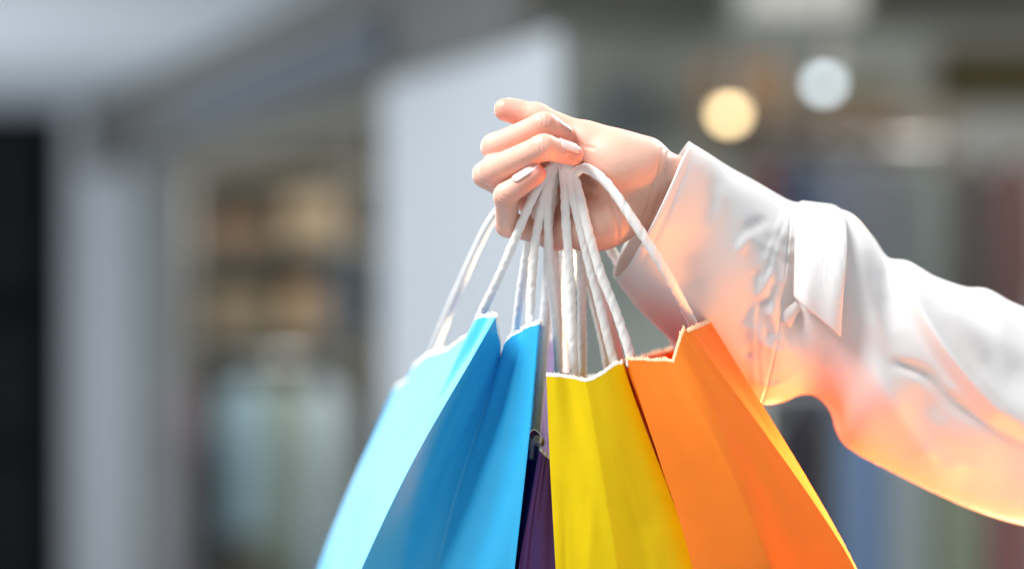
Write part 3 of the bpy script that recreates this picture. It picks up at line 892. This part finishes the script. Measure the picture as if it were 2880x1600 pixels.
def nail(a, b, r0, r1, n, t0=0.35, t1=1.22, width=0.95):
    """a curved plate on the back of a fingertip"""
    a, b = J[a].astype(float), J[b].astype(float)
    ax = b - a; L = np.linalg.norm(ax); ax /= L
    n = np.array(n, float); n -= ax * n.dot(ax); n /= np.linalg.norm(n)
    s = np.cross(ax, n)
    nu, nv = 14, 13
    V, F = [], []
    for lay in (0, 1):
        for i in range(nu):
            u = i / (nu - 1)
            t = t0 + (t1 - t0) * u
            r = (r0 + (r1 - r0) * min(t, 1)) * PX
            lift = r + (0.0006 if lay == 0 else -0.0006) - (0.0022 * max(0, t - 0.95) / 0.27)
            wid = width * (1 - 0.55 * max(0, (u - 0.7) / 0.3) ** 2.2) * (1 - 0.4 * max(0, (0.18 - u) / 0.18) ** 2)
            for j in range(nv):
                ph = wid * (j / (nv - 1) * 2 - 1)
                V.append(a + ax * L * t + lift * (math.cos(ph) * n + math.sin(ph) * s))
    for lay in (0, 1):
        o = lay * nu * nv
        for i in range(nu - 1):
            for j in range(nv - 1):
                q = (o + i * nv + j, o + (i + 1) * nv + j, o + (i + 1) * nv + j + 1, o + i * nv + j + 1)
                F.append(q if lay == 0 else q[::-1])
    rim = [j for j in range(nv)] + [i * nv + nv - 1 for i in range(1, nu)] + [(nu - 1) * nv + j for j in range(nv - 2, -1, -1)] + [i * nv for i in range(nu - 2, 0, -1)]
    o = nu * nv
    for k in range(len(rim)):
        x, y = rim[k], rim[(k + 1) % len(rim)]
        F.append((x, y, y + o, x + o))
    link_mesh('fingernail', V, F, m_nail, hand)
nail('m_d', 'm_t', 36, 30, (0.15, -0.45, 0.9), t0=0.45)
nail('p_d', 'p_t', 33, 29, (-0.5, -0.30, 0.8), t0=0.45)
nail('i_d', 'i_t', 34, 28, (0.6, 0.2, 0.8))
nail('r_d', 'r_t', 34, 29, (0.0, -0.8, 0.6))
nail('t_i', 't_t', 39, 33, (0.1, 0.75, 0.65))

# ---- sleeve
m_cloth = material('white_cotton', (0.83, 0.82, 0.82), 0.8, 0.02, 40, bump=0.10, bump_scale=1500, trans=0.18, sheen=0.15, spec=0.25)
ST = [  # top px, bottom px, depth of the middle (cm), half depth (cm)
    ((1937, 399), (1728, 782), 4.20, 4.0), ((1990, 432), (1790, 862), 5.38, 4.5), ((2049, 470), (1880, 950), 6.70, 4.9), ((2130, 515), (2010, 1062), 7.85, 5.1),
    ((2212, 562), (2132, 1132), 8.60, 4.9), ((2258, 574), (2196, 1130), 8.75, 4.9), ((2300, 594), (2252, 1110), 8.88, 5.1), ((2345, 588), (2300, 1118), 9.02, 5.4),
    ((2395, 604), (2342, 1165), 9.18, 5.7), ((2449, 664), (2366, 1235), 9.38, 5.9), ((2490, 722), (2405, 1272), 9.52, 6.1), ((2549, 735), (2500, 1322), 9.74, 6.3),
    ((2620, 775), (2600, 1372), 9.99, 6.4), ((2710, 806), (2700, 1418), 10.32, 6.4), ((2771, 812), (2770, 1444), 10.54, 6.4), ((2833, 845), (2835, 1465), 10.76, 6.4),
    ((2890, 868), (2895, 1478), 10.96, 6.3), ((3050, 920), (3060, 1500), 11.94, 6.2), ((3250, 960), (3260, 1500), 13.19, 6.2), ((3500, 940), (3520, 1450), 14.75, 6.3), ((3700, 880), (3760, 1380), 16.00, 6.5)]
NS, NT = 330, 260
st_t = catmull([s[0] + (0,) for s in ST], 20)[:, :2]
st_b = catmull([s[1] + (0,) for s in ST], 20)[:, :2]
st_d = catmull([(s[2], s[3], 0) for s in ST], 20)[:, :2]
arc = np.concatenate([[0], np.cumsum(np.hypot(*np.diff((st_t + st_b) / 2, axis=0).T))])
S = np.linspace(0, arc[-1], NS)
tp = np.stack([np.interp(S, arc, st_t[:, k]) for k in (0, 1)], 1)
bt = np.stack([np.interp(S, arc, st_b[:, k]) for k in (0, 1)], 1)
dd = np.stack([np.interp(S, arc, st_d[:, k]) for k in (0, 1)], 1)
th = np.linspace(0, 2 * math.pi, NT, endpoint=False)
ct, sn = np.cos(th)[None, :], np.sin(th)[None, :]
mid, half = (tp + bt) / 2, (tp - bt) / 2
pxs = mid[:, 0:1] + half[:, 0:1] * ct
pys = mid[:, 1:2] + half[:, 1:2] * ct
pxs = pxs + 20 * sn * np.exp(-S[:, None] / 130.0) * (0.55 - 0.45 * ct)
pys = pys + 12 * sn * np.exp(-S[:, None] / 130.0) * (0.5 - 0.5 * ct)
sgn = np.sign(sn) * np.abs(sn) ** 0.9
dep = dd[:, 0:1] - dd[:, 1:2] * sgn                       # cm, camera side negative

def poly_dist(px, py, pts):
    """unsigned distance, signed side, and parameter along a px polyline"""
    c = catmull([(x, y, 0) for x, y in pts], 8)[:, :2]
    best = np.full(px.shape, 1e9); side = np.zeros(px.shape); par = np.zeros(px.shape)
    n = len(c) - 1
    for i in range(n):
        a, b = c[i], c[i + 1]; ab = b - a
        t = np.clip(((px - a[0]) * ab[0] + (py - a[1]) * ab[1]) / (ab @ ab), 0, 1)
        dx, dy = px - (a[0] + t * ab[0]), py - (a[1] + t * ab[1])
        d = np.hypot(dx, dy)
        m = d < best
        best = np.where(m, d, best)
        side = np.where(m, np.sign(ab[0] * dy - ab[1] * dx), side)
        par = np.where(m, (i + t) / n, par)
    return best, side, par

front = np.clip(sn, 0, 1) ** 0.5 * np.ones_like(pxs)
H = np.zeros_like(pxs)                                   # cm toward the viewer
def ridge(pts, amp, w, fade=0.35):
    global H
    d, s, t = poly_dist(pxs, pys, pts)
    f = np.clip(np.minimum(t, 1 - t) / fade, 0, 1) if fade else 1
    H += amp * np.exp(-(d / w) ** 2) * f
def step(pts, amp, w_lo, w_hi):
    """cloth on the right-hand side of the line lies over the left-hand side"""
    global H
    d, s, t = poly_dist(pxs, pys, pts)
    sd = d * s
    f = np.clip(np.minimum(t, 1.2 - t) / 0.2, 0, 1)
    H += amp * np.where(sd < 0, np.exp(-(sd / w_hi) ** 2), np.exp(-(sd / w_lo) ** 2)) * f
step([(2470, 690), (2500, 770), (2545, 880), (2610, 985), (2717, 1115), (2800, 1175), (2900, 1228)], 1.9, 22, 110)
ridge([(2620, 870), (2700, 985), (2800, 1075), (2960, 1150)], -0.5, 55, 0.4)
ridge([(2440, 1015), (2510, 1022), (2570, 1052), (2640, 1125), (2756, 1196), (2890, 1246)], -0.55, 14)
ridge([(2380, 960), (2450, 1085), (2520, 1195), (2600, 1280), (2680, 1340)], 0.6, 34)
ridge([(2470, 1100), (2560, 1230), (2700, 1340), (2860, 1400)], -0.35, 40)
ridge([(2420, 700), (2440, 820), (2470, 930)], -0.5, 34)
ridge([(2400, 640), (2412, 760), (2425, 900), (2440, 990)], 0.35, 26)
ridge([(2560, 760), (2640, 860), (2760, 960), (2880, 1020)], 0.35, 45)
ridge([(2230, 640), (2222, 760), (2215, 880), (2260, 1010)], -0.5, 26)
ridge([(2160, 742), (2128, 800), (2112, 850)], 0.35, 11)
ridge([(2196, 742), (2150, 860), (2168, 950), (2220, 1010)], 0.35, 15)
ridge([(2100, 640), (2070, 690), (2050, 720)], 0.22, 14)
ridge([(2150, 620), (2100, 640), (2060, 680)], -0.22, 16)
ridge([(2080, 880), (2130, 960), (2200, 1040)], 0.3, 24)
ridge([(2090, 1060), (2150, 1080), (2230, 1050)], 0.3, 12)
ridge([(1960, 470), (1985, 560), (1990, 640)], -0.25, 40)
ridge([(2010, 520), (2010, 580), (1995, 640)], 0.18, 20)
ridge([(1885, 640), (1900, 760), (1960, 880)], -0.35, 55)
# gathered seam between cuff and sleeve: double stitched ridges with puckers
seam = [(2214, 556), (2190, 622), (2150, 712), (2128, 790), (2112, 880), (2110, 980), (2128, 1128)]
d, s, t = poly_dist(pxs, pys, seam)
pk = np.sin(t * 70 + 2.0 * np.sin(t * 17))
H += 0.09 * np.exp(-((d * s - 10) / 7.0) ** 2) * (1 + 0.25 * np.sin(t * 90)) + 0.09 * np.exp(-((d * s + 10) / 7.0) ** 2) * (1 + 0.25 * np.cos(t * 81)) - 0.05 * np.exp(-(d / 4.0) ** 2)
H += 0.05 * pk * np.exp(-(d / 42) ** 2) * np.clip(d / 14, 0, 1)
sc_ = catmull([(x, y, 0) for x, y in seam], 8)[:, :2]
rs = np.random.default_rng(5)
for k in range(20):
    c_ = sc_[int(rs.uniform(2, len(sc_) - 3))]
    L, an = rs.uniform(45, 130), rs.uniform(-0.5, 0.35)
    ridge([(c_[0] + 8, c_[1]), (c_[0] + 0.5 * L, c_[1] + 0.5 * L * (0.25 + an)), (c_[0] + L, c_[1] + L * (0.4 + 1.3 * an))], rs.choice([-1, 1]) * rs.uniform(0.08, 0.17), rs.uniform(7, 12), 0.5)
    L = rs.uniform(25, 75)
    ridge([(c_[0] - 8, c_[1]), (c_[0] - 0.5 * L, c_[1] + 0.3 * L + 0.4 * an * L), (c_[0] - L, c_[1] + 0.7 * L + an * L)], rs.choice([-1, 1]) * rs.uniform(0.05, 0.12), rs.uniform(6, 10), 0.5)
for k in range(16):
    x0, y0 = rs.uniform(2430, 2860), rs.uniform(850, 1380)
    L, an = rs.uniform(80, 200), rs.uniform(0.45, 0.95)
    ridge([(x0, y0), (x0 + 0.5 * L * math.cos(an), y0 + 0.5 * L * math.sin(an)), (x0 + L * math.cos(an + 0.1), y0 + L * math.sin(an - 0.15))], rs.choice([-1, 1]) * rs.uniform(0.08, 0.2), rs.uniform(12, 26), 0.5)
# broad soft unevenness
sS = S[:, None] / 140.0
H += 0.10 * np.sin(2.1 * sS + 3 * th[None, :]) * np.cos(1.3 * sS - 2 * th[None, :]) + 0.05 * np.sin(5 * th[None, :] + 3.1 * sS)
# hem of the cuff
hem = S[:, None]
H += -0.10 * np.exp(-((hem - 26) / 5.0) ** 2)
for _ in range(2):
    H = 0.5 * H + 0.125 * (np.roll(H, 1, 1) + np.roll(H, -1, 1)) + 0.125 * (np.concatenate([H[:1], H[:-1]]) + np.concatenate([H[1:], H[-1:]]))
dep = dep - H * front
# back side gets soft folds of its own
dep += np.clip(-sn, 0, 1) * (0.25 * np.sin(sS * 2.3 + 4 * th[None, :]))
Yd = D0 + dep * 0.01
# silhouette is set at the ring's middle depth, so scale with that
Ym = D0 + dd[:, 0:1] * 0.01
X = (pxs - 1440) * K * Ym
Z = CAM_Z - (pys - 800) * K * Ym
# slight irregularity of the lower outline
SV = np.stack([X, Yd, Z], -1)

def cloth_part(name, i0, i1, parent, close_end=False):
    G = SV[i0:i1 + 1]
    r, n = G.shape[:2]
    # normals for thickness
    du = np.roll(G, -1, 1) - np.roll(G, 1, 1); dv = np.gradient(G, axis=0)
    N = np.cross(du, dv); N /= np.linalg.norm(N, axis=2, keepdims=True) + 1e-12
    cen = G.mean(1, keepdims=True)
    if ((G - cen) * N).sum() < 0: N = -N
    I = G - N * 0.0011
    V = np.concatenate([G.reshape(-1, 3), I.reshape(-1, 3)])
    F = []
    o = r * n
    for i in range(r - 1):
        for j in range(n):
            q = (i * n + j, i * n + (j + 1) % n, (i + 1) * n + (j + 1) % n, (i + 1) * n + j)
            F.append(q); F.append((o + q[3], o + q[2], o + q[1], o + q[0]))
    for j in range(n):
        F.append((j, o + j, o + (j + 1) % n, (j + 1) % n))
        e = (r - 1) * n
        F.append((e + j, e + (j + 1) % n, o + e + (j + 1) % n, o + e + j))
    return link_mesh(name, V, F, m_cloth, parent)

i_seam = int(np.argmin(np.abs(tp[:, 0] - 2212)))
sleeve = cloth_part('sleeve', i_seam, NS - 1, person)
cuff = cloth_part('cuff', 0, i_seam, sleeve)
# arm inside the sleeve so nothing is hollow from the side
# hanging tie: a folded loop of the same cloth at the seam
def sleeve_front(px, py):
    m = (sn > 0.05) * np.ones_like(pxs, bool)
    d = np.where(m, (pxs - px) ** 2 + (pys - py) ** 2, 1e12)
    k = np.unravel_index(np.argmin(d), d.shape)
    return dep[k]
nu, nv = 60, 26
V = []
left = catmull([(2262, 640, 0), (2240, 600, 0), (2252, 566, 0), (2252, 580, 0), (2236, 650, 0), (2232, 750, 0), (2230, 835, 0)], 10)
right = catmull([(2330, 640, 0), (2318, 600, 0), (2330, 574, 0), (2372, 598, 0), (2384, 690, 0), (2374, 820, 0), (2366, 950, 0)], 10)
offs = catmull([(0.1, 0, 0), (0.2, 0, 0), (0.55, 0, 0), (1.0, 0, 0), (1.05, 0, 0), (0.9, 0, 0), (0.75, 0, 0)], 10)[:, 0]
for i in range(len(left)):
    for j in range(nv):
        w = j / (nv - 1)
        x, y = left[i, :2] * (1 - w) + right[i, :2] * w
        dp = sleeve_front(x, y) - offs[i] - 0.35 * math.sin(math.pi * w) * min(1, i / 20) + 0.12 * math.sin(9 * w + i * 0.05)
        V.append(P(x, y, dp))
F = [(i * nv + j, (i + 1) * nv + j, (i + 1) * nv + j + 1, i * nv + j + 1) for i in range(len(left) - 1) for j in range(nv - 1)]
tie = link_mesh('tie_loop', V, F, m_cloth, sleeve)
sm = tie.modifiers.new('thickness', 'SOLIDIFY'); sm.thickness = 0.0016
sm = tie.modifiers.new('round', 'SUBSURF'); sm.levels = 1; sm.render_levels = 1
# short end of the tie peeping out under the loop
V = []
for i in range(22):
    t = i / 21
    for j in range(14):
        w = j / 13 - 0.5
        x = 2246 - 40 * t + w * (16 + 20 * t ** 0.7); y = 858 + 58 * t + w * 22 - 10 * math.sin(2.4 * t)
        V.append(P(x, y, sleeve_front(2225, 890) - 0.15 - 0.25 * math.sin(2.6 * t) - 0.15 * math.cos(math.pi * w)))
F = [(i * 14 + j, (i + 1) * 14 + j, (i + 1) * 14 + j + 1, i * 14 + j + 1) for i in range(21) for j in range(13)]
te = link_mesh('tie_end', V, F, m_cloth, sleeve)
sm = te.modifiers.new('thickness', 'SOLIDIFY'); sm.thickness = 0.0016
